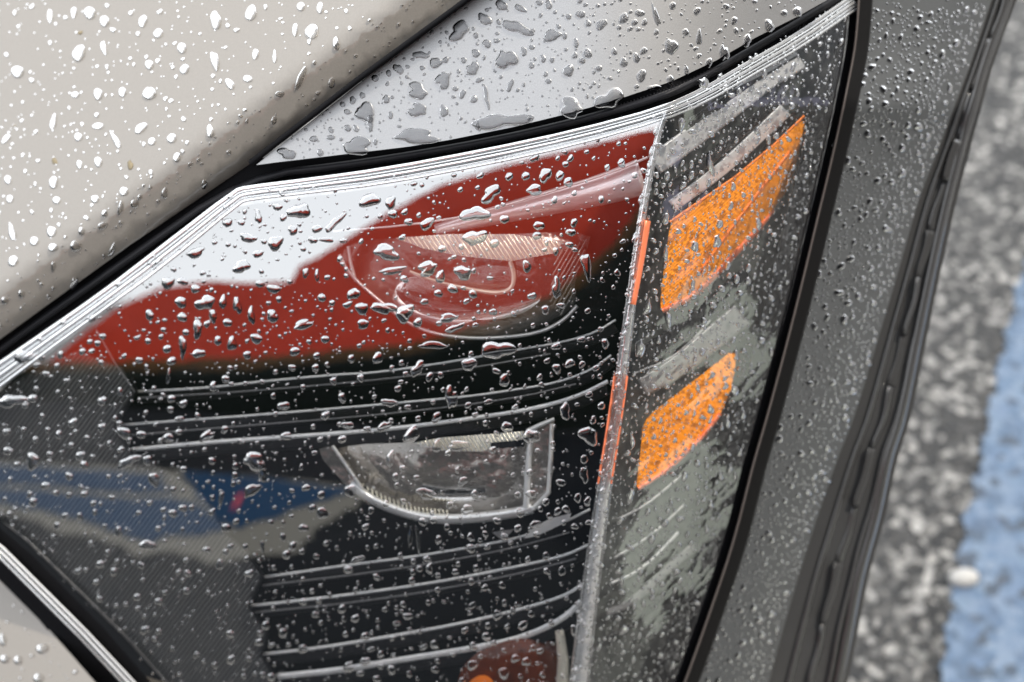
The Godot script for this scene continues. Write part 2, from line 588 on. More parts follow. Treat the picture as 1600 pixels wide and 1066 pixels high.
func surroundings() -> void:
	var fwd := Vector3(-0.5221, 0, 0.85288)
	var side := Vector3(0.85288, 0, 0.5221)
	var o := Vector3(-0.1, 0, -0.45)
	var turn := Basis(-side, Vector3.UP, -fwd)   # local x runs against side, so a polygon seen from the car is mirrored by hand below
	var red := dull(0.52, 0.056, 0.032)
	red.albedo_texture = noise(0.02, 256, FastNoiseLite.TYPE_SIMPLEX_SMOOTH, 0.0, ramp([[0.80, 0.80, 0.80], [1, 1, 1]], [0.2, 0.8]), 21)
	tri(red, 0.35)
	var outline := pts([-3.6, 0.0, -3.11, 0.10, -2.78, 0.47, -2.5, 0.74, -2.16, 0.95, -1.7, 1.06, -1.3, 1.08, -0.95, 1.13, -0.9, 1.28, -0.7, 1.41, -0.35, 1.7, 0.01, 1.98, 0.45, 2.28, 1.2, 2.61, 1.93, 2.88, 2.96, 3.29, 3.6, 3.5, 3.6, 0.0])
	var w := extruded(mirrored(outline), 0.5)
	w.name = "red_wall"
	w.material = red
	add_child(w)
	w.transform = Transform3D(turn, o + fwd * 8.0)
	tag(w, "brick red wall with a stepped sloping top, mirrored in the headlight lens", "wall")
	var rim_strip := extruded(mirrored(rough(pts([-4.2, 0.0, -4.0, 0.04, -2.74, 0.22, -1.2, 0.39, 0.24, 0.63, 1.0, 0.89, 1.6, 1.19, 1.95, 1.46, 2.31, 1.80, 2.58, 2.18, 2.82, 2.75, 2.94, 3.2, 3.1, 3.6, 4.6, 3.8, 4.6, 0.0]), 0.05)), 0.4)
	rim_strip.name = "brown_rim_strip"
	rim_strip.material = dull(0.085, 0.05, 0.024)  # added strip, shaped to give the reflection its brown rim
	add_child(rim_strip)
	rim_strip.transform = Transform3D(turn, o + fwd * 7.4)
	tag(rim_strip, "added brown strip rising along the red wall, gives the lens reflection its brown rim", "brown strip")
	var dark_screen := extruded(mirrored(rough(pts([-4.4, 0.0, -2.6, 0.17, -1.1, 0.32, 0.28, 0.56, 1.0, 0.79, 1.6, 1.06, 2.05, 1.45, 2.4, 1.82, 2.7, 2.3, 2.9, 2.9, 3.3, 3.3, 5.2, 3.0, 9.5, 2.5, 9.5, 0.0]), 0.07)), 0.8)
	dark_screen.name = "dark_screen"
	dark_screen.material = dull(0.008, 0.011, 0.009)  # added unseen mass that keeps the sky out of the lens reflection
	add_child(dark_screen)
	dark_screen.transform = Transform3D(turn, o + fwd * 6.6)
	tag(dark_screen, "added dark screen along the foot of the red wall, darkens the lens reflection", "dark_screen")
	var garage := extruded(pts([-4.0, 0, -4.0, 3.6, -2, 4.0, 0, 4.2, 2.5, 3.9, 5, 3.6, 5, 0]), 3.0)
	garage.name = "garage"
	garage.material = dull(0.066, 0.058, 0.058)
	add_child(garage)
	garage.transform = Transform3D(Basis(Vector3.UP, deg_to_rad(48.0)), Vector3(4.6, 0, 4.1))
	tag(garage, "dark reddish garage to the right, mirrored in the grey trim panel", "garage")
	# an added dark sheet before the car, and a blue bay with cream lines
	var ax := {"o": o, "side": side, "fwd": fwd}
	var lay := func(called: String, a: Array, m: Material, h: float, text: String):
		var p := pts(a)
		var q := dense(p, 0.05, true)
		if p.size() > 6:
			for i in q.size():
				q[i] += Vector2(rng.randf_range(-1, 1), rng.randf_range(-1, 1)) * 0.022
		var tr := Geometry2D.triangulate_polygon(q)
		var vs := PackedVector3Array()
		for k in q:
			vs.append(ax.o + ax.side * k.x + ax.fwd * k.y + Vector3(0, h, 0))
		var ix := PackedInt32Array()
		for t in range(0, tr.size(), 3):
			var n := (vs[tr[t + 2]] - vs[tr[t]]).cross(vs[tr[t + 1]] - vs[tr[t]])
			ix.append_array([tr[t], tr[t + 1], tr[t + 2]] if n.y > 0 else [tr[t], tr[t + 2], tr[t + 1]])
		tag(obj(called, mk(vs, ix), m), text, "", "", "structure")
	lay.call("dark_sheet", [-9, 0.9, 2.2, 0.9, 9, 3.0, 9, 8.2, -9, 8.2], dull(0.010, 0.0115, 0.013), 0.004, "added dark ground sheet in front of the car, darkens the lens reflection")  # sheet added so the ground mirrors dark in the lens
	ax.o = Vector3.ZERO
	ax.side = Vector3(1, 0, 0)
	ax.fwd = Vector3(0, 0, -1)
	var worn := dull(0.40, 0.43, 0.38)  # pale patches added to give the side lens something to mirror
	lay.call("reflection_patch", [0.98, 0.26, 1.1, 0.30, 1.16, 0.38, 1.28, 0.42, 1.24, 0.5, 1.14, 0.47, 1.05, 0.52, 1.0, 0.42, 1.04, 0.36], worn, 0.004, "added pale patch on the asphalt beside the car, mirrored in the side lens")
	lay.call("reflection_patch", [0.64, 0.1, 0.72, 0.16, 0.8, 0.2, 0.86, 0.34, 0.8, 0.4, 0.77, 0.3, 0.7, 0.28, 0.66, 0.22, 0.6, 0.2], worn, 0.004, "added pale patch on the asphalt nearest the car, mirrored in the side lens")
	lay.call("reflection_patch", [1.42, 0.3, 1.6, 0.5, 1.9, 0.7, 2.4, 0.95, 2.3, 1.1, 1.8, 0.82, 1.5, 0.6, 1.36, 0.44], dull(0.22, 0.22, 0.28), 0.004, "added greyish lilac patch on the asphalt farther from the car, mirrored in the side lens")
	ax.o = o
	ax.side = side
	ax.fwd = fwd
	lay.call("bay_line", [-1.87, 3.93, -1.17, 4.05, -0.57, 4.02, -0.01, 3.84, -0.08, 3.41, -0.2, 3.02, -0.26, 2.65, -0.38, 2.61, -0.48, 2.47, -0.62, 2.6, -0.73, 2.55, -0.9, 2.75, -1.02, 2.75, -1.2, 2.94, -1.47, 3.07], dull(0.11, 0.109, 0.099), 0.008, "worn cream lines of the blue bay in front of the car")
	var blue := dull(0.012, 0.030, 0.062)
	lay.call("bay_paint", [-0.92, 4.03, -0.5, 3.95, -0.07, 3.75, -0.22, 3.49, -0.36, 3.21, -0.49, 2.93, -0.58, 3.09, -0.67, 3.35, -0.79, 3.66], blue, 0.012, "pointed blue paint patch of the bay in front of the car")
	lay.call("bay_paint", [-1.81, 3.79, -1.51, 3.87, -1.16, 3.91, -0.94, 3.85, -0.97, 3.72, -0.81, 3.55, -1.0, 3.44, -1.21, 3.47, -1.35, 3.46, -1.62, 3.39], blue, 0.012, "farther long blue paint patch of the bay")
	lay.call("bay_paint", [-1.59, 3.32, -1.32, 3.38, -1.14, 3.36, -0.97, 3.33, -0.81, 3.42, -0.67, 3.27, -0.52, 2.91, -0.61, 2.79, -0.69, 2.8, -0.73, 2.7, -0.86, 2.8, -1.04, 2.96, -1.16, 3.02, -1.51, 3.15], blue, 0.012, "nearer long blue paint patch of the bay")
	lay.call("bay_mark", [-0.575, 3.5, -0.56, 3.6, -0.54, 3.3, -0.55, 3.2], dull(0.30, 0.05, 0.07), 0.016, "small red mark on the blue paint")

func mirrored(p: PackedVector2Array) -> PackedVector2Array:
	var q := PackedVector2Array()
	for i in p.size():
		q.append(Vector2(-p[p.size() - 1 - i].x, p[p.size() - 1 - i].y))
	return q

func rough(p: PackedVector2Array, amount: float) -> PackedVector2Array:
	var q := dense(p, 0.06, true)
	for i in q.size():
		if q[i].y > 0.02:
			q[i].y += rng.randf_range(-amount, amount) * 0.3
	return q

# ---------- painted panels, seals, bumper
func body() -> void:
	var hood := obj("hood", patch(pts([-520, -330, 1188, -330, 734, -3, 560, 123, 388, 258, 200, 385, 3, 528, -300, 748, -520, 748]), 13.0, z_hood, 0.012), M.paint, car)
	tag(hood, "beige hood with a darker rolled edge, covered in white beads of rain")
	obj("bumper_corner", patch(pts([-520, 754, -300, 754, -190, 748, -30, 882, 0, 908, 60, 966, 110, 1022, 156, 1075, 175, 1100, 450, 1412, -520, 1412]), 14.0, z_corner, 0.01), M.paint, car)
	obj("trim_panel", patch(pts([1192, -330, 738, -8, 566, 126, 400, 258, 430, 254, 560, 238.5, 640, 229, 700, 219, 800, 199, 890, 177, 960, 157, 1050, 127, 1120, 94, 1180, 59, 1250, 24, 1310, -10, 1326, -30, 1340, -330]), 11.0, z_trim, 0.006), M.satin, car)
	obj("hood_seal", bar(dense(pts([1190, -332, 733, -3, 560, 124, 390, 256]), 20.0, false), 9.0, 10.0, 0.002, under(z_front, -0.003), 0.01), M.rubber, car)
	# the dark channel between the panels and the lamp
	var zc := under(z_lens, 0.010)
	var ch := obj("seal_channel", patch(pts([-320, 736, -40, 538, 200, 376, 385, 250, 560, 230, 800, 190, 960, 148, 1050, 118, 1180, 50, 1300, -34, 1360, -34, 1240, 64, 1160, 112, 1040, 182, 900, 216, 760, 246, 600, 276, 372, 312, 130, 480, -40, 612, -150, 690, -200, 760, -320, 770]), 12.0, zc, 0.0), M.rubber, car)
	obj("seal_bead", bar(dense(smooth(pts([-180, 690, -30, 566, 190, 412, 384, 276, 560, 256, 760, 222, 900, 190, 1040, 150, 1100, 121, 1160, 86, 1240, 40, 1330, -16])), 25.0, false), 12.0, 12.0, 0.003, under(z_lens, 0.004), 0.004), M.black_satin, car)
	var vs := PackedVector3Array()
	var ix := PackedInt32Array()
	for i in 108:
		var u := 700.0 + i * 5.2
		var v := along(TRIM, u) + 7.0
		bar_into(vs, ix, PackedVector2Array([Vector2(u, v), Vector2(u - 1.5, v + 13)]), 2.0, 2.0, 0.0008, under(z_lens, 0.004), 0.001, 3)
	var teeth := obj("seal_teeth", mk(vs, ix), M.black_satin, ch)
	teeth.set_meta("kind", "stuff")
	# seal round the lower corner of the lamp
	obj("lower_seal", patch(pts([-150, 690, -40, 792, 0, 812, 40, 846, 190, 992, 262, 1072, 580, 1412, 450, 1412, 170, 1100, 60, 968, 0, 908, -40, 872, -200, 740]), 12.0, under(z_front, 0.006), 0.004), M.rubber, car)
	# gap, lip and bumper on the right
	var gap := PackedVector2Array()
	var lip := PackedVector2Array()
	var inner := PackedVector2Array()
	var outer := PackedVector2Array()
	var ys := range(-330, 1412, 15)
	for y in ys:
		var g := along(GAP, y)
		gap.append(Vector2(g, y))
		lip.append(Vector2(g + 17, y))
	var lipmat := mat(0.008, 0.0078, 0.0078, 0.38)
	lipmat.metallic_specular = 0.38
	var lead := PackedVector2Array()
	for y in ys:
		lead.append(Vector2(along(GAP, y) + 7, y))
	obj("lip_highlight", bar(lead, 4.5, 4.5, 0.0022, z_bump, 0.004, 6), mat(0.10, 0.085, 0.078, 0.3), car)  # paler bar added as the highlight line of the lip
	obj("gap_seal", bar(gap, 14, 14, 0.001, under(z_side, 0.006), 0.02), M.rubber, car)
	obj("bumper_lip", bar(lip, 23, 23, 0.0016, z_bump, 0.006, 8, true), lipmat, car)
	for y in ys:
		inner.append(Vector2(along(GAP, y) + 27, y))
		outer.append(Vector2(along(BUMP, y), y))
	outer.reverse()
	var bp := inner.duplicate()
	bp.append_array(outer)
	tag(obj("bumper", patch(bp, 12.0, z_bump, 0.01), M.bumper, car), "dark grey bumper side freckled with small raindrops")
	# the lower lip: a dark face, a row of pale pads and a brown edge
	var a := PackedVector2Array()
	var b := PackedVector2Array()
	var e := PackedVector2Array()
	for y in ys:
		a.append(Vector2(along(BUMP, y) - 3, y))
		b.append(Vector2(along(LIPR, y), y))
		e.append(Vector2(along(LIPR, y) - 15, y))
	b.reverse()
	a.append_array(b)
	var gloss := mat(0.045, 0.045, 0.045, 0.12)
	gloss.clearcoat_enabled = true
	gloss.clearcoat = 1.0
	gloss.clearcoat_roughness = 0.06
	var ll := obj("lower_lip", patch(a, 12.0, z_lip, 0.03), gloss, car)
	obj("lip_edge", bar(e, 17, 17, 0.005, z_lip, 0.01), gloss, ll)
	var flute := PackedVector2Array()
	for y in ys:
		flute.append(Vector2(lerpf(along(BUMP, y), along(LIPR, y), 0.26), y))
	obj("lip_flute", bar(flute, 9, 11, 0.003, z_lip, 0.004), gloss, ll)
	var cuts := [-330, -220, -130, -40, 60, 141, 218, 283, 360, 432, 523, 603, 700, 792, 878, 975, 1075, 1170, 1270, 1400]
	var strip := gloss
	for i in cuts.size() - 1:
		var line := PackedVector2Array()
		for k in 9:
			var y: float = lerpf(cuts[i] + 1.2, cuts[i + 1] - 1.2, k / 8.0)
			line.append(Vector2(lerpf(along(BUMP, y), along(LIPR, y), 0.53) + 1.5 * sin(y * 0.07), y))
		obj("lip_pad", bar(line, [13.0, 11.0, 15.0][i % 3], [12.0, 15.0, 10.0][i % 3], 0.004 + 0.002 * sin(i * 2.3), z_lip, 0.004, 8, i % 2 == 0), strip, ll)
	var thin := PackedVector2Array()
	for y in ys:
		thin.append(Vector2(lerpf(along(BUMP, y), along(LIPR, y), 0.76) + sin(y * 0.043), y))
	obj("lip_bead", bar(thin, 8, 10, 0.004, z_lip, 0.004, 7), strip, ll)
	# dirt on the hood
	for d in [[203, 258, 11, 14], [85, 252, 16, 7], [125, 51, 8, 7], [20, 408, 9, 8], [240, 147, 5, 5], [22, 196, 5, 3]]:
		var dv := PackedVector3Array()
		var di := PackedInt32Array()
		drop_into(dv, di, d[0], d[1], d[2], d[3], rng.randf() * 180, 0.2, z_hood, 0.3, 3, 9, 0.5)
		var o := at(d[0], d[1], z_hood(d[0], d[1]))
		var s := obj("dirt_speck", mk(dv, di, o), mat(0.22, 0.18, 0.11, 0.8))
		s.position = o
		tag(s, ["yellowish seed husk stuck to the hood below its middle", "dark dirt streak on the hood above the lower beads", "brown speck beside a bead near the hood's top", "brown grit in a bead near the hood's left edge", "black grain in the middle of the hood", "tiny black grain on the hood's left side"][[203, 85, 125, 20, 240, 22].find(d[0])], "dirt speck")

# ---------- headlight, front face
func lamp_front() -> void:
	var crease := PackedVector2Array()
	for y in range(190, 1412, 18):
		crease.append(Vector2(along(CREASE, y), y))
	# housing behind everything
	var back := pts([-105, 700, -30, 640, 20, 592, 130, 512, 250, 420, 374, 322, 600, 292, 760, 263, 900, 231, 1030, 200])
	var front := pts([-128, 690, -30, 612, 20, 576, 130, 496, 250, 406, 372, 308, 600, 280, 760, 250, 900, 218, 1036, 184])
	for p in crease:
		back.append(p)
		front.append(p)
	back.append_array(pts([585, 1412, 262, 1070, 190, 988, 40, 842, -30, 792, -110, 712]))
	front.append_array(pts([560, 1412, 240, 1072, 165, 985, 50, 868, -30, 800, -118, 716]))
	obj("bezel", patch(back, 16.0, under(z_front, 0.034), 0.0), M.black, lamp)
	# grooved cheek of the bezel
	var cheek := pts([-100, 702, -30, 640, 20, 596, 120, 548, 190, 574, 210, 612, 181, 655, 179, 668, 205, 710, 262, 735, 320, 775, 350, 830, 392, 866, 400, 880, 412, 898, 390, 945, 416, 990, 408, 1023, 430, 1062, 500, 1200, 690, 1400, 575, 1400, 262, 1070, 190, 988, 40, 842, -30, 792])
	var zr := under(z_front, 0.012)
	var ck := obj("bezel_cheek", patch(cheek, 14.0, zr, 0.02), M.rib_base, lamp)
	var vs := PackedVector3Array()
	var ix := PackedInt32Array()
	var t := Vector2(0.60, -0.80)
	var s := Vector2(0.80, 0.60)
	for i in 190:
		var mid := Vector2(-40, 560) + s * (i * 6.2 - 180.0)
		var line := PackedVector2Array([mid - t * 900, mid + t * 900])
		for part in Geometry2D.intersect_polyline_with_polygon(line, Geometry2D.offset_polygon(cheek, -2.5)[0]):
			if part[0].distance_to(part[1]) > 5:
				bar_into(vs, ix, dense(part, 60.0, false), 3.4, 3.4, 0.0007, zr, 0.0002, 3)
	var rb := obj("cheek_ribs", mk(vs, ix), M.rib, ck)
	rb.set_meta("kind", "stuff")
	obj("cheek_edge", bar(dense(pts([-105, 712, -30, 796, 40, 846, 190, 992, 262, 1072, 575, 1405]), 20.0, false), 9, 9, 0.001, zr, 0.004), M.grey, lamp)
	# stepped shelves: a black ledge each, with a bright front edge
	var steps := [
		[pts([215, 612, 330, 606, 400, 597, 530, 585, 587, 583, 720, 563, 800, 548, 880, 535, 930, 520, 962, 500]), 3.0, 0.016],
		[pts([182, 665, 300, 656, 400, 649, 600, 632, 660, 626, 730, 620, 800, 610, 873, 598, 927, 577, 955, 555]), 3.2, 0.014],
		[pts([205, 703, 330, 691, 420, 685, 560, 675, 640, 667, 730, 655, 830, 640, 900, 621, 950, 596]), 5.6, 0.012],
		[pts([413, 902, 470, 894, 530, 885, 650, 870, 783, 847, 840, 832, 880, 817, 922, 796]), 3.4, 0.014],
		[pts([389, 947, 430, 943, 560, 928, 683, 910, 787, 890, 880, 870, 918, 852]), 3.8, 0.012],
		[pts([408, 1023, 480, 1015, 550, 1005, 710, 977, 800, 956, 880, 933, 912, 912]), 4.2, 0.012],
		[pts([430, 1058, 537, 1047, 603, 1035, 743, 1013, 817, 997, 880, 968, 908, 940]), 8.0, 0.010]]
	for d in steps:
		var line := dense(smooth(d[0], 2), 14.0, false)
		var low := PackedVector2Array()
		for p in line:
			low.append(p + Vector2(0, d[1] * 0.5 + 9))
		var sh := obj("shelf", bar(low, 17, 17, 0.002, under(z_front, d[2] + 0.004), 0.016, 6, true), M.black_satin, lamp)
		obj("shelf_edge", bar(line, d[1] * 1.15, d[1] * 1.15, 0.0008, under(z_front, d[2] + 0.0015), 0.001, 6), M.edge, sh)
	# secondary faint steps
	for d in [pts([215, 622, 400, 611, 600, 593, 740, 575, 860, 553]), pts([205, 680, 400, 664, 600, 648, 800, 624, 900, 600]), pts([410, 915, 600, 893, 783, 862, 890, 832]), pts([392, 958, 600, 937, 800, 900, 900, 873])]:
		obj("step_line", bar(dense(smooth(d, 2), 18.0, false), 2.6, 2.6, 0.001, under(z_front, 0.013), 0.002, 4), M.grey, lamp)
	# end walls of the shelves on the left
	obj("shelf_end", bar(pts([205, 590, 213, 612, 181, 662, 205, 706, 238, 726]), 5, 5, 0.002, under(z_front, 0.010), 0.01, 4), M.black_satin, lamp)
	obj("shelf_end", bar(pts([388, 868, 410, 901, 389, 948, 417, 990, 408, 1024, 430, 1058, 500, 1200, 690, 1400]), 5, 5, 0.002, under(z_front, 0.010), 0.01, 4), M.black_satin, lamp)
	obj("cheek_fold", bar(pts([150, 515, 178, 565, 210, 612]), 2.2, 2.2, 0.001, under(z_front, 0.006), 0.003, 4), M.grey, lamp)
	# bright upper ledge
	obj("upper_ledge", bar(dense(smooth(pts([680, 360, 760, 340, 860, 316, 940, 297, 1004, 276]), 1), 16.0, false), 18, 58, 0.009, under(z_front, 0.020), 0.004, 8), M.chrome, lamp)
	obj("upper_ledge_line", bar(dense(smooth(pts([520, 362, 640, 352, 740, 336, 860, 300, 960, 268, 1012, 246]), 1), 16.0, false), 3.0, 4.0, 0.002, under(z_front, 0.010), 0.002, 5), M.edge, lamp)
	obj("mirror_chip", patch(pts([818, 842, 836, 822, 862, 810, 893, 802, 888, 814, 860, 828, 838, 838]), 6.0, under(z_front, 0.008), 0.004), M.chrome, lamp)
	obj("mirror_chip", patch(pts([769, 832, 803, 827, 786, 846]), 6.0, under(z_front, 0.008), 0.004), M.grey, lamp)
	# amber bulb low in the lamp
	var bulb := func(u, v): return z_front(u, v) + 0.016 - 0.012 * sqrt(maxf(0.0, 1.0 - pow((u - 800) / 90.0, 2) - pow((v - 1065) / 75.0, 2)))
	obj("amber_bulb", patch(smooth(pts([712, 1105, 716, 1050, 745, 1018, 800, 998, 850, 996, 878, 1012, 884, 1105]), 2, true), 6.0, bulb, 0.01), M.brown_bulb, lamp)
	obj("bulb_cap", patch(smooth(pts([722, 1105, 728, 1070, 748, 1054, 768, 1058, 774, 1078, 772, 1105]), 2, true), 6.0, under(bulb, -0.003), 0.004), M.amber_edge, lamp)
	obj("bulb_column", bar(pts([874, 985, 880, 1030, 878, 1105]), 14, 22, 0.004, under(z_front, 0.006), 0.004, 6), M.prism, lamp)
	# the clear shell
	obj("lens", patch(front, 13.0, z_front, 0.0), M.lens, lamp)
	# moulded flange along the upper edge: fine parallel ridges
	var out_edge := [[-136, 664], [-40, 592], [60, 524], [160, 455], [250, 385], [366, 296], [384, 291], [480, 279], [600, 262], [760, 232], [900, 202], [1035, 166], [1100, 136], [1160, 100], [1240, 54], [1330, -8]]
	var in_edge := [[-122, 700], [-40, 638], [60, 562], [160, 488], [250, 424], [374, 320], [390, 314], [480, 304], [600, 290], [760, 260], [900, 229], [1036, 190], [1104, 162], [1172, 122], [1256, 74], [1342, 14]]
	var oe := PackedVector2Array()
	var ie := PackedVector2Array()
	for p in out_edge:
		oe.append(Vector2(p[0], p[1]))
	for p in in_edge:
		ie.append(Vector2(p[0], p[1]))
	var fl := oe.duplicate()
	var ir := ie.duplicate()
	ir.reverse()
	fl.append_array(ir)
	var fb := obj("lens_flange", patch(fl, 9.0, under(z_lens, 0.0015), 0.006), M.grey, lamp)
	for k in 5:
		var line := PackedVector2Array()
		for i in oe.size():
			line.append(oe[i].lerp(ie[i], 0.10 + 0.2 * k))
		obj("flange_ridge", bar(dense(smooth(line, 1), 14.0, false), [9.0, 4.6, 6.4, 3.4, 4.6][k], [4.6, 2.8, 4.0, 2.2, 3.0][k], 0.0011, z_lens, 0.002, 6, k % 2 == 0), M.flange, fb)
	# the same flange along the lower corner
	for k in 3:
		var line := pts([-130, 742, -30, 838, 0, 862, 80, 942, 130, 992, 205, 1072, 232, 1104, 515, 1410])
		for i in line.size():
			line[i] += Vector2(5.5, -4.5) * (k - 1)
		obj("corner_ridge", bar(dense(line, 16.0, false), 3.6, 3.6, 0.0012, under(z_front, 0.0005), 0.004, 6), M.flange if k == 0 else M.edge, lamp)

# ---------- the two projector bowls
func ribs(poly: PackedVector2Array, t: Vector2, gap: float, wide: float, high: float, f: Callable) -> ArrayMesh:
	var vs := PackedVector3Array()
	var ix := PackedInt32Array()
	var s := Vector2(-t.y, t.x)
	var mid := Vector2.ZERO
	for p in poly:
		mid += p / poly.size()
	for i in range(-90, 91):
		var m := mid + s * (i * gap)
		for part in Geometry2D.intersect_polyline_with_polygon(PackedVector2Array([m - t * 400, m + t * 400]), poly):
			if part[0].distance_to(part[1]) > 2:
				bar_into(vs, ix, dense(part, 40.0, false), wide, wide, high, f, 0.001, 4)
	return mk(vs, ix)

func projectors() -> void:
	var zu := func(u, v):
		var r := pow((u - 740) / 190.0, 2) + pow((v - 430) / 110.0, 2)
		return z_front(u, v) + 0.026 - 0.018 * sqrt(maxf(0.0, 1.0 - r)) + 0.002 * absf(sin((u - 540.0) / 52.0 - (v - 430.0) / 90.0))
	var up := obj("upper_projector", patch(smooth(pts([530, 395, 560, 376, 625, 372, 800, 366, 925, 360, 915, 400, 896, 440, 902, 478, 872, 506, 840, 520, 760, 527, 690, 523, 640, 506, 590, 466, 545, 425]), 1, true), 7.0, zu, 0.012), M.bowl_dark, lamp)
	var shelf := pts([618, 372, 700, 366, 800, 366, 880, 378, 866, 396, 800, 408, 720, 400, 660, 388])
	obj("prism_shelf", patch(shelf, 8.0, under(zu, -0.003), 0.004), M.pale, up)
	var r1 := obj("prism_ribs", ribs(shelf, Vector2(0.55, 0.83), 6.2, 3.6, 0.0012, under(zu, -0.0032)), M.prism, up)
	r1.set_meta("kind", "stuff")
	obj("cutoff_rim", bar(dense(smooth(pts([640, 424, 680, 440, 745, 455, 780, 459, 800, 452, 804, 430, 797, 408]), 2), 8.0, false), 5, 8, 0.003, under(zu, -0.002), 0.002, 6), M.prism, up)
	obj("bowl_rim", bar(dense(smooth(pts([530, 398, 545, 428, 590, 468, 640, 508, 690, 525, 760, 530, 840, 522, 880, 502, 902, 478]), 2), 8.0, false), 5, 6, 0.003, under(z_front, 0.014), 0.006, 6), M.chrome, up)
	obj("bowl_post", bar(pts([544, 385, 548, 412, 556, 440]), 6, 5, 0.003, under(z_front, 0.016), 0.004, 5), M.chrome, up)
	var side_facet := pts([868, 396, 905, 380, 920, 372, 905, 420, 893, 446, 896, 470, 878, 495, 858, 470])
	var r0 := obj("side_prism_ribs", ribs(side_facet, Vector2(0.5, -0.86), 6.0, 3.2, 0.001, under(zu, -0.003)), M.bowl, up)
	r0.set_meta("kind", "stuff")
	for g in [[736, 452, 262, 118, -4.0, 0.34, up]]:
		var gv := PackedVector3Array()
		var gi := PackedInt32Array()
		drop_into(gv, gi, g[0], g[1], g[2], g[3], g[4], 0.0, under(z_front, 0.0185), g[5], 14, 48, 0.03)
		obj("projector_lens", mk(gv, gi), M.glass, g[6])
	# lower one
	var zl := func(u, v):
		var r := pow((u - 700) / 210.0, 2) + pow((v - 730) / 95.0, 2)
		return z_front(u, v) + 0.024 - 0.016 * sqrt(maxf(0.0, 1.0 - r)) + 0.0022 * absf(sin((u - 512.0) / 44.0 + (v - 740.0) / 120.0))
	var lo := obj("lower_projector", patch(pts([512, 702, 570, 694, 690, 690, 760, 682, 826, 676, 822, 792, 760, 802, 690, 802, 640, 796, 595, 776, 560, 752]), 7.0, zl, 0.012), M.bowl, lamp)
	var gv := PackedVector3Array()
	var gi := PackedInt32Array()
	drop_into(gv, gi, 696, 748, 232, 88, 3.0, 0.0, under(z_front, 0.0175), 0.36, 14, 48, 0.03)
	obj("projector_lens", mk(gv, gi), M.glass, lo)
	var sh2 := pts([648, 692, 690, 684, 760, 679, 818, 674, 815, 690, 768, 700, 752, 706, 690, 704])
	obj("prism_shelf", patch(sh2, 8.0, under(zl, -0.003), 0.004), M.pale, lo)
	var r2 := obj("prism_ribs", ribs(sh2, Vector2(0.5, 0.86), 5.6, 3.2, 0.001, under(zl, -0.0032)), M.prism, lo)
	r2.set_meta("kind", "stuff")
	obj("shutter_slot", patch(pts([767, 692, 820, 687, 819, 698, 767, 702]), 6.0, under(zl, -0.006), 0.004), M.black, lo)
	obj("lower_rim", bar(dense(smooth(pts([548, 756, 575, 778, 610, 794, 655, 808, 700, 812, 760, 808, 812, 800, 832, 794]), 2), 8.0, false), 15, 17, 0.005, under(z_front, 0.012), 0.006, 8), M.chrome, lo)
	var r3 := obj("rim_prism_ribs", ribs(pts([560, 752, 600, 774, 650, 792, 700, 797, 700, 804, 640, 800, 590, 782]), Vector2(0.2, 0.98), 6.0, 3.4, 0.001, under(zl, -0.004)), M.prism, lo)
	r3.set_meta("kind", "stuff")
	obj("left_wing", patch(pts([498, 702, 522, 696, 545, 725, 566, 758, 580, 792, 552, 772, 504, 718]), 6.0, under(z_front, 0.010), 0.008), M.bowl, lo)
	obj("left_wing_edge", bar(pts([520, 697, 540, 726, 566, 764]), 5, 5, 0.002, under(z_front, 0.008), 0.002, 5), M.edge, lo)
	obj("right_bracket", patch(pts([836, 672, 866, 655, 864, 740, 858, 772, 832, 800, 822, 795, 828, 720]), 6.0, under(z_front, 0.010), 0.01), M.bowl, lo)
	obj("bracket_bar", bar(pts([828, 690, 824, 745, 822, 795]), 9, 10, 0.003, under(z_front, 0.009), 0.002, 6), M.edge, lo)
	obj("bracket_bar", bar(pts([862, 662, 860, 720, 857, 770, 832, 796]), 6, 8, 0.003, under(z_front, 0.009), 0.002, 6), M.edge, lo)
	obj("bracket_bar", bar(pts([824, 674, 844, 664, 866, 655]), 8, 6, 0.003, under(z_front, 0.009), 0.002, 6), M.edge, lo)

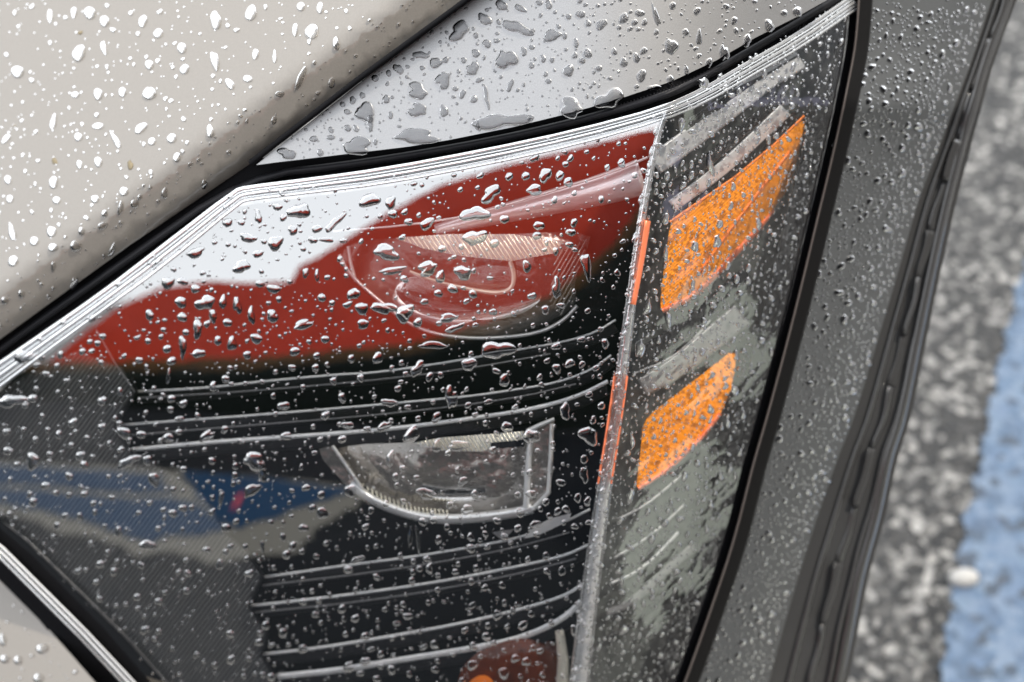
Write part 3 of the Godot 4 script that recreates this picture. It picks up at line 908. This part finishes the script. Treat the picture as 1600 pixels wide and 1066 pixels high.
# ---------- headlight, side face with the two amber reflectors
func lamp_side() -> void:
	var left := PackedVector2Array()
	var right := PackedVector2Array()
	for y in range(185, 1412, 15):
		left.append(Vector2(along(CREASE, y), y))
	for y in range(0, 1412, 15):
		right.append(Vector2(along(GAP, y) - 9, y))
	right.reverse()
	var poly := left.duplicate()
	poly.append_array(right)
	poly.append_array(pts([1256, 74, 1172, 122, 1104, 162]))
	poly.reverse()
	var zi := under(z_side, 0.014)
	var inner := mat(0.085, 0.094, 0.09, 0.4, 0.2)
	obj("side_housing", patch(poly, 14.0, under(z_side, 0.024), 0.0), inner, lamp)
	# dark border inside the outer edge
	var rim := PackedVector2Array()
	for y in range(0, 1412, 15):
		rim.append(Vector2(along(GAP, y) - 26, y))
	obj("side_border", bar(rim, 34, 40, 0.003, under(z_side, 0.008), 0.004, 6, true), M.black, lamp)
	for d in [
		[[1022, 258, 1080, 216, 1150, 160, 1205, 116, 1250, 90], 34.0, 38.0, "pale"], [[1036, 302, 1100, 256, 1170, 196, 1222, 150], 20.0, 20.0, "black"],
		[[1050, 322, 1120, 272, 1180, 218, 1228, 172], 20.0, 26.0, "pale"], [[1044, 346, 1130, 284, 1200, 220, 1246, 176], 12.0, 12.0, "black"],
		[[1070, 200, 1150, 146, 1250, 86], 16.0, 16.0, "black"], [[990, 584, 1047, 562, 1090, 524, 1110, 500], 3.0, 3.0, "pale"],
		[[1004, 606, 1060, 574, 1112, 530, 1160, 492], 30.0, 40.0, "grey"], [[998, 560, 1050, 530, 1110, 482, 1170, 430], 30.0, 30.0, "black"],
		[[965, 812, 1010, 790, 1066, 742], 4.0, 4.0, "pale"], [[960, 872, 1020, 836, 1070, 788], 4.0, 4.0, "pale"],
		[[955, 912, 1005, 890, 1060, 832], 5.0, 5.0, "pale"], [[948, 958, 985, 944, 1045, 888, 1090, 850], 10.0, 14.0, "grey"], [[942, 1000, 985, 980, 1050, 920], 8.0, 12.0, "black"]]:
		obj("side_step", bar(dense(smooth(pts(d[0]), 2), 12.0, false), d[1], d[2], 0.003, zi, 0.006, 6, d[1] > 8.0), M[d[3]], lamp)
	# reflectors
	var zo := func(u, v):
		var d := (Vector2(u, v) - Vector2(1262, 232)).dot(Vector2(0.80, 0.60))
		return z_side(u, v) + 0.006 + 0.00045 * maxf(d + 26.0, 0.0)
	var zq := under(z_side, 0.006)
	var a := smooth(pts([1048, 345, 1070, 330, 1150, 276, 1210, 226, 1259, 178, 1252, 225, 1240, 275, 1215, 330, 1150, 400, 1085, 468, 1033, 490, 1032, 462, 1040, 400]), 1, true)
	var u := obj("side_reflector", patch(a, 8.0, zo, 0.006), M.amber, lamp)
	u.set_meta("label", "upper, larger amber side reflector")
	obj("reflector_edge", bar(dense(pts([1047, 347, 1070, 331, 1150, 276, 1210, 226, 1257, 181]), 14.0, false), 5, 4, 0.002, zo, 0.002, 5), M.amber_edge, u)
	obj("reflector_edge", bar(dense(smooth(pts([1035, 486, 1088, 462, 1150, 396, 1212, 330]), 1), 14.0, false), 8, 8, 0.002, zo, 0.002, 5), M.salmon, u)
	obj("reflector_fold", bar(dense(smooth(pts([1236, 236, 1190, 296, 1140, 362, 1090, 432]), 1), 14.0, false), 5, 5, 0.0015, zo, 0.002, 5), M.amber_edge, u)
	var b := smooth(pts([1004, 660, 1030, 636, 1062, 612, 1110, 575, 1150, 543, 1148, 590, 1126, 650, 1092, 694, 1040, 740, 995, 768, 996, 740, 1002, 700]), 1, true)
	var l := obj("side_reflector", patch(b, 8.0, zq, 0.006), M.amber, lamp)
	l.set_meta("label", "lower, smaller amber side reflector")
	obj("reflector_edge", bar(dense(smooth(pts([998, 764, 1042, 736, 1092, 690, 1126, 646]), 1), 14.0, false), 6, 6, 0.002, zq, 0.002, 5), M.salmon, l)
	obj("side_lens", patch(poly, 12.0, z_side, 0.0), M.lens_side, lamp)
	# the crease between the two faces: a clear rounded bead
	var c := PackedVector2Array()
	for y in range(176, 1412, 12):
		c.append(Vector2(along(CREASE, y) + 1.0, y))
	var k := obj("lens_crease", bar(c, 9, 42, 0.003, under(z_lens, 0.0005), 0.003, 8), M.clear, lamp)
	obj("crease_core", bar(c, 4, 28, 0.003, under(z_lens, 0.004), 0.003, 6), M.edge, k)
	obj("crease_amber", bar(dense(pts([1012, 345, 1004, 398, 990, 476]), 12.0, false), 10, 8, 0.002, under(z_lens, -0.002), 0.003, 6), M.salmon, k)
	for s in [-1, 1]:
		var q := PackedVector2Array()
		for y in range(588, 770, 14):
			q.append(Vector2(along(CREASE, y) + s * 10, y))
		obj("crease_line", bar(q, 3.5, 3.5, 0.0012, under(z_lens, -0.0006), 0.002, 5), M.salmon, k)

# ---------- rain
func room_for(u: float, v: float, r: float, take := true) -> bool:
	var k := Vector2i(int(u / 24.0), int(v / 24.0))
	for i in range(-2, 3):
		for j in range(-2, 3):
			for q in cells.get(k + Vector2i(i, j), []):
				if Vector2(q.x, q.y).distance_to(Vector2(u, v)) < q.z + r:
					return false
	if take:
		if not cells.has(k):
			cells[k] = []
		cells[k].append(Vector3(u, v, r))
	return true

func bead(d: Array, f: Callable, m: Material, where: String, high: float, group: String) -> void:
	var w: float = d[2]
	var h: float = d[3]
	var turn: float = d[4] if d.size() > 4 else rng.randf_range(-8, 8)
	var tail: float = clampf((h / w - 1.2) * 0.5, 0.0, 0.6) if h > w * 1.2 else 0.0
	if rng.randf() < 0.35:
		turn += 180.0
	var vs := PackedVector3Array()
	var ix := PackedInt32Array()
	drop_into(vs, ix, d[0], d[1], w, h, turn, tail, f, high, 8, 26, clampf(maxf(w, h) / 75.0, 0.10, 0.42) * (0.45 if m == M.rain else 1.0))
	var o := at(d[0], d[1], f.call(d[0], d[1]))
	var b := obj("raindrop", mk(vs, ix, o), m)
	b.position = o
	var size := "large" if w * h > 700 else "medium" if w * h > 240 else "small"
	var form := "round" if maxf(w, h) < 1.3 * minf(w, h) else "long trailing" if h > w else "wide flattened"
	tag(b, "%s %s raindrop %s" % [size, form, where], "raindrop", "raindrops " + group)
	beads.append([b, d[1], d[0]])
	room_for(d[0], d[1], (w + h) * 0.25)

func place(d: Array, on: String) -> String:
	var u: float = d[0]
	var v: float = d[1]
	if on == "hood":
		var e := (Vector2(u, v) - Vector2(730, 0)).dot(Vector2(-0.5876, -0.8093))
		if e < 68:
			return "on the hood's darker edge"
		return "on the hood near its %s" % ("rolled edge" if e < 150 else "top" if v < 60 else "left side" if u < 100 else "middle" if v < 250 else "lower end")
	if on == "trim":
		var e := along(TRIM, u) - v
		return "on the grey trim %s" % ("resting on the seam" if e < 26 else "near its pointed left end" if u < 600 else "in its bright middle" if u < 860 else "in its darker right part")
	if on == "side":
		return "on the lens side %s" % ("above the upper amber reflector" if v < 300 else "on the upper amber reflector" if u > 1034 and v < 470 else "on the lower amber reflector" if u > 1000 and v > 560 and v < 720 else "beside the crease")
	if v < 430 - (u - 400) * 0.35 and u < 700:
		return "over the white part of the lens"
	if u > 530 and v > 366 and v < 530:
		return "over the upper projector"
	if v < 366:
		return "over the red above the projector"
	if v < 562 and u > 120:
		return "over the red left of the projector"
	if u < 100:
		return "near the left tip of the lens"
	if v < 700:
		return "over the upper shelves %s" % ("at their left end" if u < 400 else "below the projector" if u > 600 else "near their middle")
	if u < 420:
		return "over the cheek's blue reflection" if v < 800 else "over the lower grooved cheek"
	if v < 812:
		return "over the lower projector" if u < 870 else "right of the lower projector"
	return "over the lower dark shelves"

# where several drops still read alike, say which of them from the top
func single_out() -> void:
	var alike := {}
	for b in beads:
		var t: String = b[0].get_meta("label")
		if not alike.has(t):
			alike[t] = []
		alike[t].append(b)
	var nth := ["topmost", "second down", "third down", "fourth down", "fifth down", "sixth down", "seventh down", "eighth down", "ninth down"]
	for t in alike:
		var l: Array = alike[t]
		if l.size() < 2:
			continue
		l.sort_custom(func(p, q): return p[1] < q[1] if p[1] != q[1] else p[2] < q[2])
		for i in l.size():
			var which: String = nth[i] if i < nth.size() else "lowest" if i == l.size() - 1 else "%s from lowest" % ["second", "third", "fourth", "fifth", "sixth", "seventh"][mini(l.size() - 2 - i, 5)]
			l[i][0].set_meta("label", t + ", " + which)

func rain() -> void:
	var hood := [
		[140, 20, 18, 20], [163, 33, 16, 17], [123, 83, 21, 26], [27, 112, 19, 20, 30], [223, 33, 14, 20], [247, 52, 16, 15], [337, 32, 19, 28], [392, 20, 19, 25], [336, 96, 15, 34, 170], [470, 10, 14, 14], [500, 12, 12, 18],
		[487, 49, 20, 26], [461, 47, 11, 21], [525, 68, 12, 22], [470, 121, 15, 38, 20], [437, 147, 15, 10], [518, 130, 12, 17], [78, 25, 11, 24], [115, 20, 10, 20], [162, 76, 10, 25, -15], [233, 146, 21, 22], [288, 108, 15, 16, 40],
		[284, 75, 15, 17], [233, 101, 14, 15], [153, 147, 15, 18], [191, 144, 12, 17], [117, 148, 13, 10], [359, 131, 13, 20, -30], [387, 123, 16, 11], [399, 85, 11, 19], [429, 88, 9, 21], [83, 190, 12, 26], [220, 200, 15, 23, 45],
		[180, 218, 12, 30, -30], [328, 205, 13, 22], [153, 197, 18, 11], [268, 216, 16, 15], [237, 221, 12, 13], [122, 214, 13, 14], [9, 217, 11, 18, 45], [83, 285, 15, 19], [153, 253, 13, 16], [276, 246, 12, 16, 20], [193, 299, 14, 15],
		[257, 302, 11, 20], [148, 311, 13, 13], [188, 325, 11, 23], [210, 319, 13, 15], [88, 313, 13, 12], [12, 281, 12, 14], [15, 311, 11, 13], [124, 257, 10, 14], [163, 334, 10, 12], [319, 288, 10, 15], [428, 188, 10, 14, 20],
		[18, 362, 13, 30, -10], [80, 362, 15, 18], [53, 377, 14, 15], [82, 387, 15, 14], [118, 385, 20, 17], [20, 408, 17, 17], [127, 362, 10, 15], [160, 353, 18, 11, -30], [7, 470, 12, 13], [33, 460, 11, 13], [83, 417, 9, 17], [175, 390, 9, 27, 20], [115, 443, 12, 20, 25]]
	for d in hood:
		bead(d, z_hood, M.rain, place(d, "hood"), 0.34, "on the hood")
	for d in [[66, 1014, 20, 16], [8, 1030, 16, 14], [28, 1032, 14, 14], [4, 1000, 12, 22], [60, 1060, 18, 14], [50, 1025, 8, 6]]:
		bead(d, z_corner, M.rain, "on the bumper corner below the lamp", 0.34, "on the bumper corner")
	var trim := [
		[717, 48, 34, 26, -32], [757, 30, 18, 23, -35], [808, 43, 46, 20, 28], [862, 55, 30, 18, 5], [783, 8, 20, 17], [813, 13, 20, 11, 35], [657, 86, 24, 13, 5], [680, 98, 18, 20], [743, 83, 15, 13], [760, 68, 14, 15, 30], [790, 92, 31, 35],
		[738, 107, 19, 24], [692, 125, 21, 33, 30], [622, 108, 14, 19, -35], [652, 142, 36, 23, 20], [652, 172, 32, 20, 12], [693, 173, 16, 18], [760, 153, 11, 34, -12], [797, 133, 11, 21, 15], [888, 110, 20, 18], [570, 176, 38, 26, 30], [578, 192, 14, 24],
		[603, 155, 13, 13], [740, 155, 13, 12], [722, 147, 11, 15, 25], [448, 240, 27, 19], [557, 228, 50, 26], [650, 213, 70, 24, -4], [783, 189, 82, 28, -6], [892, 168, 42, 28, 28], [490, 217, 14, 10], [500, 238, 12, 12], [918, 83, 14, 16],
		[900, 67, 10, 15], [818, 80, 11, 15], [830, 102, 9, 12], [907, 22, 15, 13], [857, 7, 12, 15], [517, 203, 9, 11], [543, 200, 11, 12], [535, 163, 9, 9], [610, 180, 9, 12], [952, 155, 44, 30, -8], [1050, 72, 19, 26], [1003, 118, 15, 19],
		[1093, 58, 12, 22], [1132, 82, 15, 28], [1168, 63, 14, 20], [1203, 40, 16, 19], [1090, 17, 11, 13], [975, 28, 14, 18], [940, 38, 24, 12, -30], [1025, 23, 9, 42, -15], [975, 97, 12, 16], [995, 90, 11, 16], [1148, 32, 10, 14], [1247, 18, 14, 18],
		[1072, 50, 10, 12], [1073, 110, 9, 14], [1048, 125, 12, 15], [1000, 20, 15, 11], [1108, 98, 11, 16], [1023, 137, 20, 10]]
	for d in trim:
		bead(d, z_trim, M.greyed_water, place(d, "trim"), 0.30, "on the grey trim panel")
	var front := [
		[403, 338, 11, 26], [467, 330, 30, 28], [387, 372, 24, 16], [430, 380, 27, 20], [305, 395, 30, 15], [403, 397, 20, 10], [377, 417, 26, 20], [355, 348, 14, 16], [377, 348, 12, 9], [433, 323, 15, 13], [457, 360, 16, 15], [495, 358, 16, 13],
		[510, 375, 20, 10], [523, 348, 36, 14, -40], [262, 442, 24, 17], [285, 440, 16, 12], [305, 452, 17, 12], [282, 473, 18, 17], [320, 474, 30, 22], [332, 494, 12, 24, -20], [348, 472, 12, 23], [370, 477, 13, 30], [392, 493, 13, 26], [425, 495, 18, 20],
		[427, 452, 20, 15], [308, 515, 17, 27], [233, 493, 13, 17], [355, 505, 14, 13], [473, 508, 32, 14, -25], [400, 530, 18, 16], [362, 537, 14, 27], [340, 533, 12, 14], [285, 543, 15, 30], [310, 553, 20, 14, -20], [460, 550, 15, 15], [290, 520, 10, 11],
		[152, 537, 9, 10], [37, 558, 34, 26, -30], [18, 627, 42, 20], [50, 722, 22, 24], [187, 613, 9, 14], [263, 587, 9, 22], [352, 593, 12, 12], [280, 655, 14, 9], [193, 677, 20, 18], [263, 685, 20, 12], [323, 682, 30, 12, -35], [443, 635, 18, 14],
		[447, 682, 16, 14], [200, 722, 36, 15, -20], [240, 750, 16, 24], [397, 722, 36, 26], [408, 738, 14, 30, -25], [393, 767, 30, 16, -50], [345, 780, 10, 22], [503, 803, 20, 16], [230, 720, 16, 14], [423, 817, 10, 8], [360, 855, 11, 9], [383, 855, 9, 9],
		[442, 840, 10, 12], [410, 855, 8, 18], [230, 853, 26, 16], [343, 883, 12, 18], [577, 313, 28, 26], [610, 317, 18, 20], [767, 303, 32, 22, -35], [852, 274, 20, 22], [835, 297, 26, 16, -20], [742, 335, 42, 24, 8], [742, 372, 32, 26, -15],
		[603, 395, 38, 24], [613, 423, 48, 10, -6], [668, 420, 34, 20, -25], [688, 433, 14, 24], [723, 427, 24, 24, 30], [917, 417, 20, 37], [888, 285, 16, 14], [788, 343, 14, 14], [842, 353, 18, 13, 25], [890, 383, 13, 10], [870, 450, 17, 32, -10],
		[700, 497, 28, 14], [600, 482, 40, 18, 15], [632, 490, 30, 26], [565, 483, 18, 22], [552, 460, 18, 20, 30], [677, 540, 50, 10, 6], [777, 548, 46, 30, -10], [652, 577, 18, 27, 20], [590, 560, 20, 15, -30], [733, 570, 22, 22], [823, 417, 13, 22],
		[667, 350, 22, 18, -35], [663, 472, 14, 9], [567, 507, 20, 14], [710, 513, 28, 11, -25], [477, 427, 10, 18], [495, 430, 9, 18], [705, 622, 20, 36], [608, 630, 24, 13], [682, 653, 14, 18, 40], [600, 667, 24, 13, -40], [543, 665, 20, 11], [643, 680, 24, 26],
		[792, 668, 17, 17], [830, 683, 24, 24], [683, 697, 16, 20], [717, 697, 38, 14], [610, 717, 15, 25, 25], [665, 772, 30, 16], [730, 797, 20, 15], [703, 790, 12, 12], [603, 788, 10, 11], [547, 768, 22, 17], [723, 753, 17, 13, -30], [830, 773, 16, 14],
		[837, 820, 18, 12], [920, 682, 27, 30], [913, 743, 15, 24], [813, 802, 14, 14], [883, 643, 18, 24], [641, 840, 8, 36], [653, 845, 8, 40], [558, 875, 22, 10, -25], [853, 870, 12, 12], [878, 893, 11, 16, 20], [788, 595, 18, 18, -30], [763, 628, 14, 8],
		[545, 1043, 15, 20, 20], [473, 1015, 14, 14], [442, 990, 14, 13], [580, 1015, 13, 7, -20], [662, 1012, 14, 8, -25], [777, 962, 13, 19, 30], [817, 978, 16, 13, -25], [737, 947, 16, 8, -30], [620, 975, 12, 8], [738, 1040, 18, 15], [787, 1053, 18, 16],
		[563, 1053, 12, 9], [680, 1047, 14, 9], [830, 960, 10, 11], [833, 1013, 10, 10]]
	for d in front:
		var where := place(d, "front")
		bead(d, z_front, M.water, where, 0.27, "on the lens front")
	for d in [[1012, 480, 12, 30, 8], [1000, 545, 16, 34, 5], [1040, 395, 12, 22], [1085, 385, 14, 20], [1120, 378, 14, 24], [1124, 350, 12, 16], [1110, 257, 13, 36], [1100, 130, 16, 22], [1065, 195, 11, 26], [1040, 342, 12, 22], [1005, 328, 14, 12], [1185, 350, 12, 18], [1045, 500, 12, 22], [1082, 445, 10, 20], [1148, 610, 14, 18], [1110, 640, 12, 16], [985, 775, 14, 22], [988, 690, 10, 22], [1070, 745, 10, 16], [975, 985, 16, 14]]:
		bead(d, z_side, M.water, place(d, "side"), 0.42, "on the lens side")
	single_out()
	# the finer drops, too many to count
	var trim_poly := pts([900, -130, 738, -8, 404, 254, 560, 236, 700, 217, 890, 174, 1050, 124, 1180, 56, 1300, -14, 1320, -130])
	var hood_poly := pts([-230, -150, 910, -150, 724, -14, 4, 522, -230, 690])
	var front_poly := pts([-10, 620, 130, 500, 374, 306, 600, 280, 900, 220, 1022, 192, 996, 330, 976, 480, 955, 640, 930, 800, 910, 950, 880, 1220, 400, 1220, 262, 1080, 40, 846, -90, 715, -90, 690])
	var rim_poly := pts([-10, 580, 366, 300, 600, 266, 900, 206, 1035, 172, 1160, 108, 1170, 118, 1036, 186, 900, 226, 600, 288, 374, 316, -10, 612])
	var side_poly := PackedVector2Array()
	var bump_poly := PackedVector2Array()
	for y in range(-150, 1240, 24):
		side_poly.append(Vector2(maxf(along(CREASE, maxf(y, 180)) + 6, 1040 + (170 - y) * 1.65 if y < 190 else 0.0), maxf(y, 10)))
		bump_poly.append(Vector2(along(GAP, y) + 8, y))
	for y in range(1240, -150, -24):
		side_poly.append(Vector2(along(GAP, y) - 12, y))
		bump_poly.append(Vector2(along(BUMP, y) - 2, y))
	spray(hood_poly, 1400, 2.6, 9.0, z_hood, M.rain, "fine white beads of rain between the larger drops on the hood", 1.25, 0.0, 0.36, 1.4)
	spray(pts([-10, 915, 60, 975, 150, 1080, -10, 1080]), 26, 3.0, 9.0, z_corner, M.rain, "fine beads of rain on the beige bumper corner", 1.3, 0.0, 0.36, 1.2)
	spray(trim_poly, 860, 3.0, 12.0, z_trim, M.greyed_water, "fine raindrops between the larger ones on the grey trim panel", 1.25, -8.0, 0.30, 1.5)
	spray(front_poly, 3050, 2.4, 15.0, z_front, M.water, "fine raindrops between the larger ones on the lens front", 1.15, 0.0, 0.31, 1.5)
	spray(rim_poly, 120, 3.0, 10.0, under(z_lens, -0.001), M.water, "fine raindrops along the clear upper rim of the lens", 1.0, 0.0, 0.4, 1.2)
	var cr := PackedVector2Array()
	for y in range(190, 1090, 24):
		cr.append(Vector2(along(CREASE, y) - 4.0 - y * 0.009, y))
	for y in range(1090, 180, -24):
		cr.append(Vector2(along(CREASE, y) + 4.0 + y * 0.011, y))
	spray(cr, 260, 4.0, 13.0, under(z_lens, -0.0025), M.water, "raindrops crowded along the crease of the lens", 1.7, 8.0, 0.5, 0.2)
	spray(side_poly, 2700, 3.0, 13.0, z_side, M.water, "dense fine raindrops on the side face of the lens", 1.8, 12.0, 0.5, 1.4)
	spray(bump_poly, 3150, 3.5, 15.0, z_bump, M.darkened_water, "dense fine raindrops freckling the dark bumper", 1.3, 8.0, 0.36, 1.3)

func spray(poly: PackedVector2Array, n: int, least: float, most: float, f: Callable, m: Material, text: String, tall: float, lean: float, high: float, bias: float) -> void:
	var vs := PackedVector3Array()
	var ix := PackedInt32Array()
	var lo := poly[0]
	var hi := poly[0]
	for p in poly:
		lo = lo.min(p)
		hi = hi.max(p)
	var made := 0
	var tries := 0
	while made < n and tries < n * 12:
		tries += 1
		var u := rng.randf_range(lo.x, hi.x)
		var v := rng.randf_range(lo.y, hi.y)
		if not Geometry2D.is_point_in_polygon(Vector2(u, v), poly):
			continue
		var s := least + (most - least) * pow(rng.randf(), 1.6 + bias)
		if not room_for(u, v, s * 0.55):
			continue
		var t := rng.randf_range(0.75, 1.0) * (tall if rng.randf() < 0.6 else 1.0)
		drop_into(vs, ix, u, v, s / sqrt(t), s * sqrt(t), lean + rng.randf_range(-22, 22), rng.randf_range(0.0, 0.5) if rng.randf() < 0.3 else 0.0, f, high * rng.randf_range(0.8, 1.15), 4, 9 if s < 6 else 13, rng.randf_range(0.08, 0.42))
		made += 1
	var o := obj("rain", mk(vs, ix), m)
	tag(o, text, "rain", "", "stuff")
